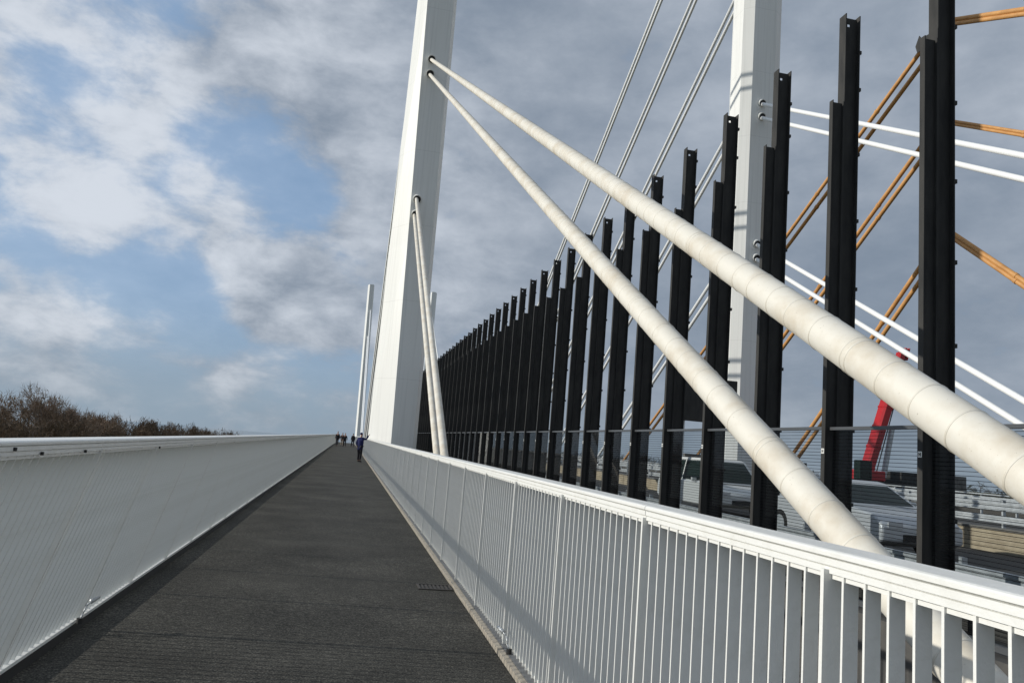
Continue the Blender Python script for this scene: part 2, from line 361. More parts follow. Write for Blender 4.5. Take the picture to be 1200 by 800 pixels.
# grounding straps by the kerbs
def strap(x, y, z0, sgn, label):
    t = thing('earth_strap', label, 'cable strap', (x, y, z0), 'earth straps at the railing feet')
    b_ = MB(); pts = [(0, 0, 0), (.012*sgn, .01, .05), (.02*sgn, .05, .10), (.045*sgn, .10, .125)]
    for p, q in zip(pts, pts[1:]): b_.tube(p, q, .006, 8)
    put('cable', b_.mesh('cable', M['galv'], True), t)
    h = MB(); h.tube((.035*sgn, .085, .12), (.06*sgn, .18, .135), .017, 10, .012); put('end_cap', h.mesh('end_cap', M['galv'], True), t)
    g = MB(); g.tube((0, 0, -.02), (0, 0, .018), .022, 10); put('foot', g.mesh('foot', M['dark']), t)
strap(-1.765, 6.35, elev(6.35)+.09, 1, 'small grey earth strap curling up at the foot of the left railing')
strap(1.375, 5.95, elev(6)+.07, -1, 'small dark earth strap curling up at the foot of the right railing')

# drain grate
t = thing('drain_grate', 'dark cast iron drain grate set in the footpath beside the right kerb', 'drain', (1.12, 8.75, elev(8.75)))
b = MB(); b.box(-.19, .19, -.15, -.125, 0, .012); b.box(-.19, .19, .125, .15, 0, .012); b.box(-.19, -.165, -.125, .125, 0, .012); b.box(.165, .19, -.125, .125, 0, .012)
put('frame', b.mesh('frame', M['iron']), t)
for i in range(7):
    b = MB(); b.box(-.012, .012, -.123, .123, .0, .009); put('bar', b.mesh('bar', M['iron']), t, (-.132+.044*i, 0, 0))
b = MB(); b.box(-.164, .164, -.124, .124, .001, .0025); put('pit_shade_sheet', b.mesh('pit_shade_sheet', M['dark']), t)  # flat dark sheet painted as the shade of the pit under the bars

# ---------------------------------------------------------------- towers
def loft(sections, m, name):                                  # list of (z, [(x,y)...])
    b_ = MB(); n = len(sections[0][1]); vs = []; fs = []
    for z, pts in sections: vs += [(x, y, z) for x, y in pts]
    for k in range(len(sections)-1):
        for i in range(n): fs.append((k*n+i, k*n+(i+1) % n, (k+1)*n+(i+1) % n, (k+1)*n+i))
    fs += [tuple(range(n-1, -1, -1)), tuple((len(sections)-1)*n+i for i in range(n))]
    b_.add(vs, fs); return b_.mesh(name, m)
YT = 70.5
def leg_near(z):
    k = (z-2)/43.0
    xl = 3.87-.89*k; xr = 5.86-.31*k; xs = 1.79+.28*k
    return [(xl, YT), (xr, YT), (xr+.35, YT+.5), (xr+.35, YT+3.3), (xr, YT+3.8), (xl, YT+3.8), (xs+.25, YT+3.3), (xs+.05, YT+2.7)]
def leg_far(z, y=YT):
    xl, xr = 37.9, 40.5
    return [(xl, y), (xr, y), (xr+1.0, y+.8), (xr+1.0, y+3.4), (xr, y+5), (xl, y+5), (36.98, y+3.0), (36.98, y+.78)]
def sock_ring(t, x, y, z, slope):
    d = Vector((0, -1, -slope)).normalized()
    c = MB(); c.tube((x, y+.35, z+.35*slope), (x, y-.22, z-.22*slope), .40, 20); put('cable_collar', c.mesh('cable_collar', M['tower'], False), t)
    c = MB(); c.tube((x, y-.10, z-.10*slope), (x, y-.228, z-.228*slope), .33, 20); put('collar_hole_shade', c.mesh('collar_hole_shade', M['dark']), t)  # solid dark disc: shade inside the collar put on as colour
def tower(label, fn, y0, xc, pairs, ztop=96, base=-16, slope=.552, rings=True, group='white bridge tower legs'):
    t = thing('bridge_tower', label, 'bridge tower', (0, 0, 0), group)
    put('shaft', loft([(z, fn(z)) for z in (base, 2, 20, 45, 70, ztop)], M['tower'], 'shaft'), t)
    if rings:
        for z in pairs:
            for zz_ in (z, z-1.5): sock_ring(t, xc, y0, zz_, slope)
    return t
T1 = tower('nearest white tower leg at left, standing right beside the footpath railing', leg_near, YT, 3.98, (24.4, 38.5))
T2 = tower('grey white tower leg beyond the black posts, thin cables leaving both its sides', leg_far, YT, 39.1, (24.9, 40.3))
# the far pair of tower legs, across the river
def far_leg(x0, x1, sgn):
    def fn(z):
        k = (z-5)/80
        a = x0*(1-k)+(x0+(-1.7 if sgn < 0 else -.3))*k; c = x1*(1-k)+(x1-(2.4 if sgn < 0 else .4))*k
        e = .9 if sgn < 0 else .4; g = .4 if sgn < 0 else .9
        return [(a, 417), (c, 417), (c+g, 420), (c, 423), (a, 423), (a-e, 420)]
    return fn
def far_tower(label, fn, xs):
    t = thing('bridge_tower', label, 'bridge tower', (0, 0, 0), 'white bridge tower legs')
    put('shaft', loft([(z, fn(z)) for z in (-16, 5, 45, 85)], M['tower'], 'shaft'), t)
far_tower('small distant white tower leg left of the nearest tower', far_leg(4.6, 7.4, -1), 5)
far_tower('small distant white tower leg just right of the nearest tower, behind its lower cables', far_leg(37.2, 39.4, 1), 38)

# ---------------------------------------------------------------- stay cables
def stay(name, label, p, q, r, m, group, n=16, rings=0, ringstep=.5, seg=1, kindrings=True):
    t = thing(name, label, 'stay cable', tuple(p), group)
    p = Vector(p); q = Vector(q); d = q-p; L = d.length
    b_ = MB(); a_ = d.normalized().orthogonal().normalized(); c_ = d.normalized().cross(a_); ns = 16; vs = []
    for k_ in range(ns+1):
        for i_ in range(n):
            th = 2*math.pi*i_/n; vs.append(d*(k_/ns) + (a_*math.cos(th)+c_*math.sin(th))*r)
    b_.add(vs, [(k_*n+i_, k_*n+(i_+1) % n, (k_+1)*n+(i_+1) % n, (k_+1)*n+i_) for k_ in range(ns) for i_ in range(n)] + [tuple(range(n-1, -1, -1)), tuple(range(ns*n, ns*n+n))])
    me = b_.mesh('sheath', m); autosmooth(me, 50)
    put('sheath', me, t)
    if rings:
        dn = d.normalized()
        rb = MB(); s = 0.0; w = .011
        nn = max(n, 40)
        prof = [(-w, 0), (-w*.7, .004), (-w*.3, .0055), (-w*.1, .0025), (w*.1, .0025), (w*.3, .0055), (w*.7, .004), (w, 0)]
        a = dn.orthogonal().normalized(); c = dn.cross(a); vs = []; fs = []
        for u, h in prof:
            for i in range(nn):
                th = 2*math.pi*i/nn; vs.append(dn*u + (a*math.cos(th)+c*math.sin(th))*(r+h-.001))
        for k in range(len(prof)-1):
            for i in range(nn): fs.append((k*nn+i, k*nn+(i+1) % nn, (k+1)*nn+(i+1) % nn, (k+1)*nn+i))
        rb.add(vs, fs); rme = rb.mesh('seam_ring', m, True)
        k = 0
        while s < min(L, rings):
            put('seam_ring', rme, t, tuple(dn*s)); s += (ringstep*(1+.16*math.sin(k*2.3)+.1*math.sin(k*5.1)) if k % 9 != 4 else .07); k += 1
    return t
RC = .168; XC = 4.0
G = 'thick cream stay cables beside the footpath'
# nearest pair: anchor end first
slA = .552
def zA(y, z0): return z0 - slA*(YT-y)
stay('stay_cable', 'upper of the two thick cream cables crossing the whole picture', (4.06, 1.0, zA(1.0, 38.45)), (3.98, YT+.3, 38.6), RC, M['cable'], G, 48, 70, .43)
stay('stay_cable', 'lower of the two thick cream cables crossing the picture, running down behind the railing', (4.06, 1.4, -1.24), (3.98, YT+.3, 37.05), RC, M['cable'], G, 48, 70, .52)
stay('stay_cable', 'upper of the two steep cream cables ending at the railing near the nearest tower', (4.06, 31.2, .45), (3.9, YT+.3, 24.6), RC, M['cable'], G, 32, 40, .52)
stay('stay_cable', 'lower of the two steep cream cables ending at the railing near the nearest tower', (4.02, 28.9+4.6, .40), (3.86, YT+.3, 23.0), RC, M['cable'], G, 32, 40, .52)
# anchor sleeves on the service strip
def anchor(y, z, label):
    d = Vector((0, 1, .552)).normalized(); p = Vector((4.06, y, z))
    t = thing('cable_anchor', label, 'cable anchor', tuple(p), 'cable anchors beside the railing')
    b_ = MB(); b_.tube(-d*.9, d*.62, .235, 28); me = b_.mesh('sleeve', M['white']); autosmooth(me); put('sleeve', me, t)
    b_ = MB(); b_.tube(d*.60, d*.68, .27, 28); me = b_.mesh('flange', M['white']); autosmooth(me); put('flange', me, t)
    b_ = MB(); b_.box(-.5, .5, -1.1, .1, -.85, -.25); put('plinth', b_.mesh('plinth', M['concg']), t, bevel=.02)
anchor(2.0, -.91, 'white anchor sleeve of the lower thick cable, seen between the railing bars')
# thin stays
def thin(label, p, q, r=.20): stay('stay_cable', label, p, q, r, M['stay'], 'thin white stay cables', 22)
X2 = 39.1
hs = [(24.9, 'lowest'), (40.3, 'second lowest'), (56.6, 'middle'), (70.9, 'second highest'), (85.4, 'highest')]
for z, w in hs:
    for dz, ul in ((0, 'upper'), (-1.55, 'lower')):
        if z < 45: thin('%s strand of the %s white pair running right from the grey tower leg' % (ul, w), (X2, YT-.2-(z+dz-.2)/.555, .1), (X2, YT+.2, z+dz))
        thin('%s strand of the %s white pair slanting down left behind the posts' % (ul, w), (X2, YT+5+(z+dz-.2)/.556, elev(YT+5+z/.556)), (38.6, YT+3.5, z+dz+.7))
for z, w in [(24.9, 'lowest'), (40.4, 'second lowest'), (55.8, 'middle'), (72.1, 'second highest'), (86.4, 'highest')]:
    for dz, ul in ((0, 'upper'), (-1.55, 'lower')):
        yb = YT+5+(z+dz-.2)/.556
        thin('%s strand of the %s white pair behind the nearest tower leg' % (ul, w), (3.3+.0088*(yb-77), yb, elev(yb)), (3.3, YT+3.5, z+dz+.3))
for x, lb in ((4.8, 'left'), (38.3, 'right')):
    for z, w in hs[1:4] if lb == 'right' else hs[2:4]:
        thin('%s pale cable running down from the distant %s tower leg' % (w, lb), (x+.6, 417-(z-.2)/.56, elev(417-z/.56)), (x, 417.5, z), .3)

# ---------------------------------------------------------------- noise barrier: posts and glass
PS = 2.2; PY0 = 9.10; ZTALL = 9.75; ZSHORT = 8.07
def hbeam(x0, x1, y0, y1, z0, z1, tf, tw, hole=False):
    b_ = MB(); b_.box(x0, x0+tf, y0, y1, z0, z1); b_.box(x1-tf, x1, y0, y1, z0, z1)
    yc = (y0+y1)/2
    if hole:
        h = .026; xc = (x0+x1)/2 - .03; zh = z1-.17
        b_.box(x0+tf, x1-tf, yc-tw/2, yc+tw/2, z0, zh-h); b_.box(x0+tf, x1-tf, yc-tw/2, yc+tw/2, zh+h, z1-.03)
        b_.box(x0+tf, xc-h, yc-tw/2, yc+tw/2, zh-h, zh+h); b_.box(xc+h, x1-tf, yc-tw/2, yc+tw/2, zh-h, zh+h)
    else: b_.box(x0+tf, x1-tf, yc-tw/2, yc+tw/2, z0, z1-.02)
    return b_
tall_me = hbeam(7.844, 8.135, 0, .19, -.34, ZTALL, .016, .012, True).mesh('tall_beam', M['black'])
short_me = hbeam(7.622, 7.842, 0, .10, -.30, ZSHORT, .014, .01).mesh('short_beam', M['black'])
sn = MB()
for z in (1.4, 2.6, 3.8, 5.0, 6.2, 7.4, 8.6, 9.3):
    sn.box(8.13, 8.168, .0, .06, z-.03, z+.03)
studs_me = sn.mesh('bolt_row', M['black'])
bk = MB(); bk.add([(x_, y_, z_) for x_ in (7.832, 7.842) for y_, z_ in ((.0, ZSHORT-.02), (.42, ZSHORT-.02), (.46, ZSHORT+.10), (.38, ZSHORT+.24), (.34, ZSHORT+.18), (.19, ZSHORT+.16), (.0, ZSHORT+.16))], [tuple(range(7)), tuple(range(13, 6, -1))]+[(i, (i+1) % 7, 7+(i+1) % 7, 7+i) for i in range(7)]); brk_me = bk.mesh('bracket', M['black'])
bp_ = MB(); bp_.box(7.56, 8.30, -.10, .34, -.338, -.31); base_me = bp_.mesh('base_plate', M['black'])
tg = MB(); tg.box(-.006, 0, -.038, .038, -.04, .04); tag_me = tg.mesh('tag', M['white'])
tm = MB(); tm.box(-.0085, -.006, -.022, -.008, -.026, .026); tm.box(-.0085, -.006, .008, .022, -.026, .026); tm.box(-.0085, -.006, -.008, .008, -.006, .006); tmk_me = tm.mesh('tag_mark', M['dark'])
ords = ['tallest', 'second', 'third', 'fourth', 'fifth', 'sixth', 'seventh', 'eighth', 'ninth', 'tenth', 'eleventh', 'twelfth', 'thirteenth', 'fourteenth', 'fifteenth', 'sixteenth', 'seventeenth', 'eighteenth', 'nineteenth', 'twentieth']
NP = 96
for k in range(-2, NP):
    y = PY0 + PS*k
    if 0 <= k < 20:
        lb = ('tallest and nearest black steel post at right, in front of the orange cables' if k == 0 else
              '%s black steel post of the row, counted from the tallest at right' % ords[k])
        grp = 'black steel posts of the noise barrier'
    elif k < 0: lb = 'black steel post of the noise barrier beyond the right edge of the picture'; grp = 'black steel posts of the noise barrier'
    else: lb = 'one of the far black steel posts crowding together towards the tower'; grp = 'black steel posts of the noise barrier'
    t = thing('steel_post', lb, 'steel post', (0, y, elev(y)), grp)
    jx = random.uniform(-.006, .006); jz = random.uniform(-.02, .02)
    put('tall_beam', tall_me, t, (jx, 0, jz)); put('short_beam', short_me, t, (jx, 0, jz*.7)); put('base_plate', base_me, t)
    if k < 26:
        put('bolt_row', studs_me, t, (0, 0, random.uniform(-.3, .12)), kind='stuff')
    if k == 0: put('bracket', brk_me, t)
    if k < 16:
        g_ = put('tag', tag_me, t, (7.621, .05, 1.97)); put('tag_mark', tmk_me, g_)
# glass screen in bays
scr = thing('glass_screen', 'low glass screen with fine dark stripes between the black posts', 'noise barrier')
p_ = MB(); p_.box(7.752, 7.768, .186, PS-.02, -.22, 2.32); pane_me = p_.mesh('pane', M['glass'])
s_ = MB()
z = -.18
while z < 2.30: s_.box(7.7485, 7.7505, .20, PS-.03, z, z+.007); z += .056
strip_me = s_.mesh('stripes', M['stripe'])
r_ = MB(); r_.box(7.70, 7.80, .172, PS-.004, 2.322, 2.372); rl_me = r_.mesh('top_rail', M['blackend'])
q_ = MB(); q_.box(7.71, 7.80, .172, PS-.004, -.30, -.222); q_me = q_.mesh('sill_rail', M['blackend'])
for k in range(-2, NP-1):
    y = PY0 + PS*k; e = elev(y)+.005
    put('pane', pane_me, scr, (0, y, e)); put('top_rail', rl_me, scr, (0, y, e)); put('sill_rail', q_me, scr, (0, y, e))
    if k < 22: put('stripes', strip_me, scr, (0, y, e), kind='stuff')

# ---------------------------------------------------------------- motorway furniture
def guard_rail(x, y0, y1, zb, label, step=2.0, double=True, face=-1, hgt=.86):
    t = thing('guard_rail', label, 'guard rail')
    hs_ = (hgt-.18, hgt-.58) if double else (hgt-.2,)
    for h in hs_:
        pr = [(0, -.11), (.03, -.10), (.03, -.05), (0, -.03), (0, .03), (.03, .05), (.03, .10), (0, .11), (-.006, .11), (.024, .10), (.024, .055), (-.008, .032), (-.008, -.032), (.024, -.055), (.024, -.10), (-.006, -.11)]
        b_ = MB(); b_.sweep([(x-px_, zb+h+pz) for px_, pz in pr], yrange(y0, y1, 8)); put('beam', b_.mesh('beam', M['galv']), t)
    pm = MB(); pm.box(.02, .12, -.03, .03, 0, hgt); pme = pm.mesh('post', M['galv'])
    y = y0
    n = 0
    while y < y1 and n < 90: put('post', pme, t, (x, y, zb+elev(y))); y += step; n += 1
    if double:
        b_ = MB(); b_.sweep([(x+.0, zb+hgt+.02), (x+.09, zb+hgt+.02), (x+.09, zb+hgt+.07), (x, zb+hgt+.07)], yrange(y0, y1, 8)); put('top_tube', b_.mesh('top_tube', M['galv']), t)
    return t
guard_rail(9.0, -6, 150, .06, 'low dark guard rail just behind the glass screen', 2.0, False, hgt=.50)
guard_rail(19.5, -6, 160, .075, 'galvanised guard rail standing behind the yellowish concrete wall', 2.0, True, hgt=1.18)
guard_rail(30.0, -6, 170, .09, 'double galvanised guard rail along the far carriageway', 2.0, True, hgt=1.15)
# median wall of concrete panels with board-marked joints
wall = thing('median_wall', 'low yellowish concrete wall of panels between the carriageways', 'wall')
wm = MB(); wm.box(15.60, 15.86, .02, 2.98, .05, .60); wm_me = wm.mesh('panel', M['conc'])
bd = MB()
for i in range(4): bd.box(15.582, 15.599, .03, 2.97, .075+.13*i, .075+.13*i+.115)
bd_me = bd.mesh('board_face', M['conc'])
cp = MB(); cp.box(15.55, 15.91, 0, 3.0, .602, .66); cp_me = cp.mesh('coping', M['concg'])
for k in range(-3, 46):
    y = 3.0*k; e = elev(y)
    put('panel', wm_me, wall, (0, y, e)); put('board_face', bd_me, wall, (0, y, e)); put('coping', cp_me, wall, (0, y, e))

# sign board seen from behind
t = thing('road_sign', 'large black board standing behind the posts left of the grey tower leg', 'sign', (0, 25.2, elev(25)))
b = MB(); b.box(10.9, 13.45, 0, .09, 3.05, 4.62); put('board', b.mesh('board', M['black']), t, bevel=.02)
for x in (11.4, 12.9):
    b = MB(); b.box(x, x+.14, .10, .24, .06, 4.4); put('leg', b.mesh('leg', M['galv']), t)

# ---------------------------------------------------------------- cars
def car(name, label, cat, x, y, L, Wd, H_, paint, front=-1, van=False):
    t = thing(name, label, cat, (x, y, elev(y)+.07), None)
    f = front
    def P(u, z, hw): return [(-hw, f*-u if False else (u if f > 0 else -u), z), (hw, (u if f > 0 else -u), z)]
    # outline of body in u (front positive) and z
    h = L/2
    low = [(-h, .38), (-h, .78), (-h+.12, .95), (h-1.25 if not van else h-.9, .97), (h-.25, .82), (h, .66), (h, .36), (h-.3, .25), (-h+.3, .25)]
    def extr(prof, hw0, hw1=None, name_='body', m=paint, bev=.04):
        hw1 = hw1 or hw0; zs = [p[1] for p in prof]; z0, z1 = min(zs), max(zs); b_ = MB(); n = len(prof); vs = []
        for sg in (-1, 1):
            for u, z in prof:
                w = hw0+(hw1-hw0)*(z-z0)/(z1-z0); vs.append((sg*w, u if f > 0 else -u, z))
        b_.add(vs, [(i, (i+1) % n, n+(i+1) % n, n+i) for i in range(n)] + [tuple(range(n)), tuple(range(2*n-1, n-1, -1))])
        me = b_.mesh(name_, m); autosmooth(me, 30); return put(name_, me, t, bevel=bev)
    extr(low, Wd/2)
    if van: cab = [(-h+.05, .95), (-h+.22, H_-.06), (-h+.5, H_), (h-1.7, H_), (h-1.45, H_-.05), (h-.72, .95)]
    else: cab = [(-h+.25, .94), (-h+.85, H_-.05), (-h+1.2, H_), (h-2.2, H_), (h-1.95, H_-.04), (h-1.1, .95)]
    extr(cab, Wd/2-.05, Wd/2-.22, 'cabin', paint, .03)
    # windows sit just proud of the cabin
    c0, c1, c4, c5 = cab[0], cab[1], cab[4], cab[5]
    def wx(z): return (Wd/2-.05)+(-.17)*(z-.95)/(H_-.95)+.006
    def lerp(a, b__, k): return (a[0]+(b__[0]-a[0])*k, a[1]+(b__[1]-a[1])*k)
    zb, zt = 1.0, H_-.10
    def uu(z, a, b__): return a[0]+(b__[0]-a[0])*(z-a[1])/(b__[1]-a[1])
    for sg in (-1, 1):
        us = [uu(zb, c0, c1)+.10, uu(zt, c0, c1)+.12, uu(zt, c5, c4)-.14, uu(zb, c5, c4)-.12]
        mid = (us[0]+us[3])/2
        for (a0, a1, d1, d0) in ((us[0], us[1], mid-.04, mid-.04), (mid+.04, mid+.04, us[2], us[3])):
            b_ = MB(); q = []
            for off in (0, -.012):
                for u, z in ((a0, zb), (a1, zt), (d1, zt), (d0, zb)): q.append((sg*(wx(z)+off), u if f > 0 else -u, z))
            b_.add(q, [(0, 1, 2, 3), (7, 6, 5, 4), (0, 4, 5, 1), (1, 5, 6, 2), (2, 6, 7, 3), (3, 7, 4, 0)]); put('side_window', b_.mesh('side_window', M['carglass']), t)
    for nm, a, b__, o_ in (('windscreen', c5, c4, .012), ('rear_window', c0, c1, -.012)):
        q = []
        for off in (o_, 0):
            for z, s2 in ((zb, -1), (zt, -1), (zt, 1), (zb, 1)):
                u = uu(z, a, b__)+off; q.append((s2*(wx(z)-.10), u if f > 0 else -u, z+abs(off)*.6))
        b_ = MB(); b_.add(q, [(0, 1, 2, 3), (7, 6, 5, 4), (0, 4, 5, 1), (1, 5, 6, 2), (2, 6, 7, 3), (3, 7, 4, 0)]); put(nm, b_.mesh(nm, M['carglass']), t)
    for u in (-h+.85, h-.85):
        for sg in (-1, 1):
            b_ = MB(); yy = u if f > 0 else -u; b_.tube((sg*(Wd/2-.2), yy, .32), (sg*(Wd/2+.006), yy, .32), .32, 24); w_ = put('wheel', b_.mesh('wheel', M['tyre']), t)
            b_ = MB(); b_.tube((sg*(Wd/2-.02), yy, .32), (sg*(Wd/2+.012), yy, .32), .2, 16); put('rim', b_.mesh('rim', M['galv']), w_)
    for sg in (-1, 1):
        b_ = MB(); y1 = (h+.012) if f > 0 else -(h+.012); b_.box(sg*(Wd/2-.28)-.16, sg*(Wd/2-.28)+.16, min(y1, y1*.99), max(y1, y1*.99), .60, .72); put('headlight', b_.mesh('headlight', M['lamp']), t)
        b_ = MB(); b_.box(sg*(Wd/2+.07)-.08, sg*(Wd/2+.07)+.08, (h-1.5)*f-.05, (h-1.5)*f+.05, .95, 1.08); put('mirror', b_.mesh('mirror', paint), t, bevel=.02)
    b_ = MB(); y1 = h*f; b_.box(-.45, .45, y1-.01, y1+.012, .36, .50); put('grille', b_.mesh('grille', M['dark']), t)
    return t
car('parked_car', 'dark silver car seen side-on through the glass between the two nearest posts', 'car', 11.0, 15.3, 4.4, 1.8, 1.46, M['silver'])
car('parked_van', 'pale van facing the camera behind the glass, left of the steep cable', 'van', 12.0, 24.0, 4.6, 1.9, 1.72, M['vanpaint'], van=True)

# ---------------------------------------------------------------- the old bridge with orange cables
b = MB(); b.sweep([(44, .25), (66, .25), (66, -2.5), (44, -2.5)], yrange(-20, YF)); put('old_bridge_deck', b.mesh('old_bridge_deck', M['road']), kind='structure')
t = thing('old_bridge_tower', 'old orange bridge tower standing hidden behind the tallest black post', 'bridge tower', (60.2, 69.2, 0))
put('shaft', loft([(z, [(-.75+z*.002, -.7), (.75-z*.002, -.7), (.75-z*.002, .7), (-.75+z*.002, .7)]) for z in (-16, 0, 30, 54)], M['orange'], 'shaft'), t)
b = MB(); b.box(-.6, .6, -.55, .55, 54.0, 54.8); put('cap', b.mesh('cap', M['orange']), t)
def old(label, z0, slope, sg, sep, r):
    for k, ul in ((0, 'upper'), (1, 'lower')):
        zt = z0 - sep*k; L_ = min((zt-.3)/slope, 150)
        p = (60, 69.2+sg*L_, zt-slope*L_); q = (60, 69.2, zt)
        tt = stay('old_stay_cable', '%s strand of the %s' % (ul, label), p, q, r, M['orange'], 'orange cables of the old bridge', 20)
        d = (Vector(q)-Vector(p)); dn = d.normalized(); Lc = d.length
        n = 0; s = 12.0
        while s < Lc-3 and n < 12:
            c = MB(); c.tube(dn*(Lc-s), dn*(Lc-s-.35), r+.05, 12); put('clamp', c.mesh('clamp', M['orange']), tt); s += 14; n += 1
old('highest orange cable slanting down left behind the posts', 53.0, .552, 1, 1.85, .25)
old('middle orange cable slanting down left behind the posts', 41.6, .672, 1, 1.6, .25)
old('lowest orange cable slanting down left to the glass screen', 28.2, .882, 1, 1.6, .25)
old('highest orange cable at the top right corner', 53.2, .448, -1, .50, .24)
old('middle orange cable right of the tallest post', 41.6, .553, -1, .34, .16)
old('lowest orange cable right of the tallest post', 29.5, .80, -1, .50, .24)

# ---------------------------------------------------------------- red crane on the far deck
t = thing('mobile_crane', 'red mobile crane with its boom raised, seen between the two nearest posts', 'crane', (0, 60, elev(60)+.02))
bo = thing
p0 = Vector((44.4, 0, 1.5)); p1 = Vector((46.9, 0, 9.4)); p2 = Vector((47.9, 0, 12.9))
def boxbeam(p, q, w, d, name, m, parent):
    p = Vector(p); q = Vector(q); a = (q-p).normalized(); s = Vector((0, 1, 0)); c = a.cross(s).normalized(); b_ = MB(); vs = []
    for o_ in (p, q):
        for i, j in ((-1, -.7), (-.7, -1), (.7, -1), (1, -.7), (1, .7), (.7, 1), (-.7, 1), (-1, .7)): vs.append(o_ + c*i*w/2 + s*j*d/2)
    b_.add(vs, [(i, (i+1) % 8, 8+(i+1) % 8, 8+i) for i in range(8)] + [tuple(range(7, -1, -1)), tuple(range(8, 16))]); return put(name, b_.mesh(name, m), parent)
boxbeam(p0, p1, .86, 1.1, 'boom', M['red'], t); boxbeam(p1-(p1-p0)*.02, p2, .55, .7, 'inner_boom', M['red'], t)
boxbeam((46.2, -.1, 1.7), (47.0, -.1, 6.0), .38, .4, 'lift_cylinder', M['galv'], t)
for f_ in (.12, .35, .58, .8, .985):
    q = p0+(p1-p0)*f_; e_ = (p1-p0).normalized()*.07; boxbeam(q-e_, q+e_, .95, 1.2, 'boom_collar', M['red'], t)
b = MB(); b.tube((45.05, -.66, 2.0), (47.25, -.5, 9.3), .05, 6); b.tube((47.5, -.1, 9.3), (48.3, -.1, 13.0), .04, 6); put('hoist_rope', b.mesh('hoist_rope', M['dark']), t)
for i in range(3):
    q = p2+Vector((-.2+.35*i, 0, 0)); boxbeam(q+Vector((.0, 0, -.6)), q+Vector((.25, 0, .5)), .12, .5, 'head_strut', M['red'], t)
b = MB(); b.tube((48.1, 0, 13.3), (48.1, 0, 12.7), .35, 14); b.tube((46.5, .2, 8.7), (47.5, .2, 8.5), .3, 12); put('winch', b.mesh('winch', M['dark']), t)
b = MB(); b.box(42.2, 50.4, -1.3, 1.3, .85, 1.35); b.box(47.2, 50.2, -1.1, 1.1, 1.36, 2.3); put('carrier', b.mesh('carrier', M['black']), t, bevel=.06)
b = MB(); b.box(42.5, 45.6, -1.2, 1.2, 1.36, 2.2); put('superstructure', b.mesh('superstructure', M['red']), t, bevel=.08)
b = MB(); b.box(42.4, 43.6, -2.1, -1.25, 1.38, 3.0); put('operator_cab', b.mesh('operator_cab', M['carglass']), t, bevel=.08)
for x in (43.0, 44.5, 47.5, 49.2):
    for yy in (-1.25, 1.25):
        b = MB(); b.tube((x, yy-.2, .6), (x, yy+.2, .6), .6, 20); put('wheel', b.mesh('wheel', M['tyre']), t)
# site containers on the same deck
for i, (x, y, w, h, m, lb) in enumerate([(52.0, 60, 3.4, 2.1, 'concg', 'grey site container right of the crane'), (50.0, 82, 4.5, 2.4, 'black', 'dark site container behind the crane'), (38.2+8, 96, 5.5, 2.5, 'concg', 'grey site container far left of the crane')]):
    t = thing('site_container', lb, 'container', (x, y, elev(y)+.26), 'site containers on the old bridge')
    b = MB(); b.box(-w/2, w/2, -1.2, 1.2, 0, h); put('shell', b.mesh('shell', M[m]), t, bevel=.03)
    for k in range(int(w/.45)):
        b = MB(); b.box(-w/2+.2+.45*k, -w/2+.35+.45*k, -1.24, -1.2, .12, h-.12); put('rib', b.mesh('rib', M[m]), t)

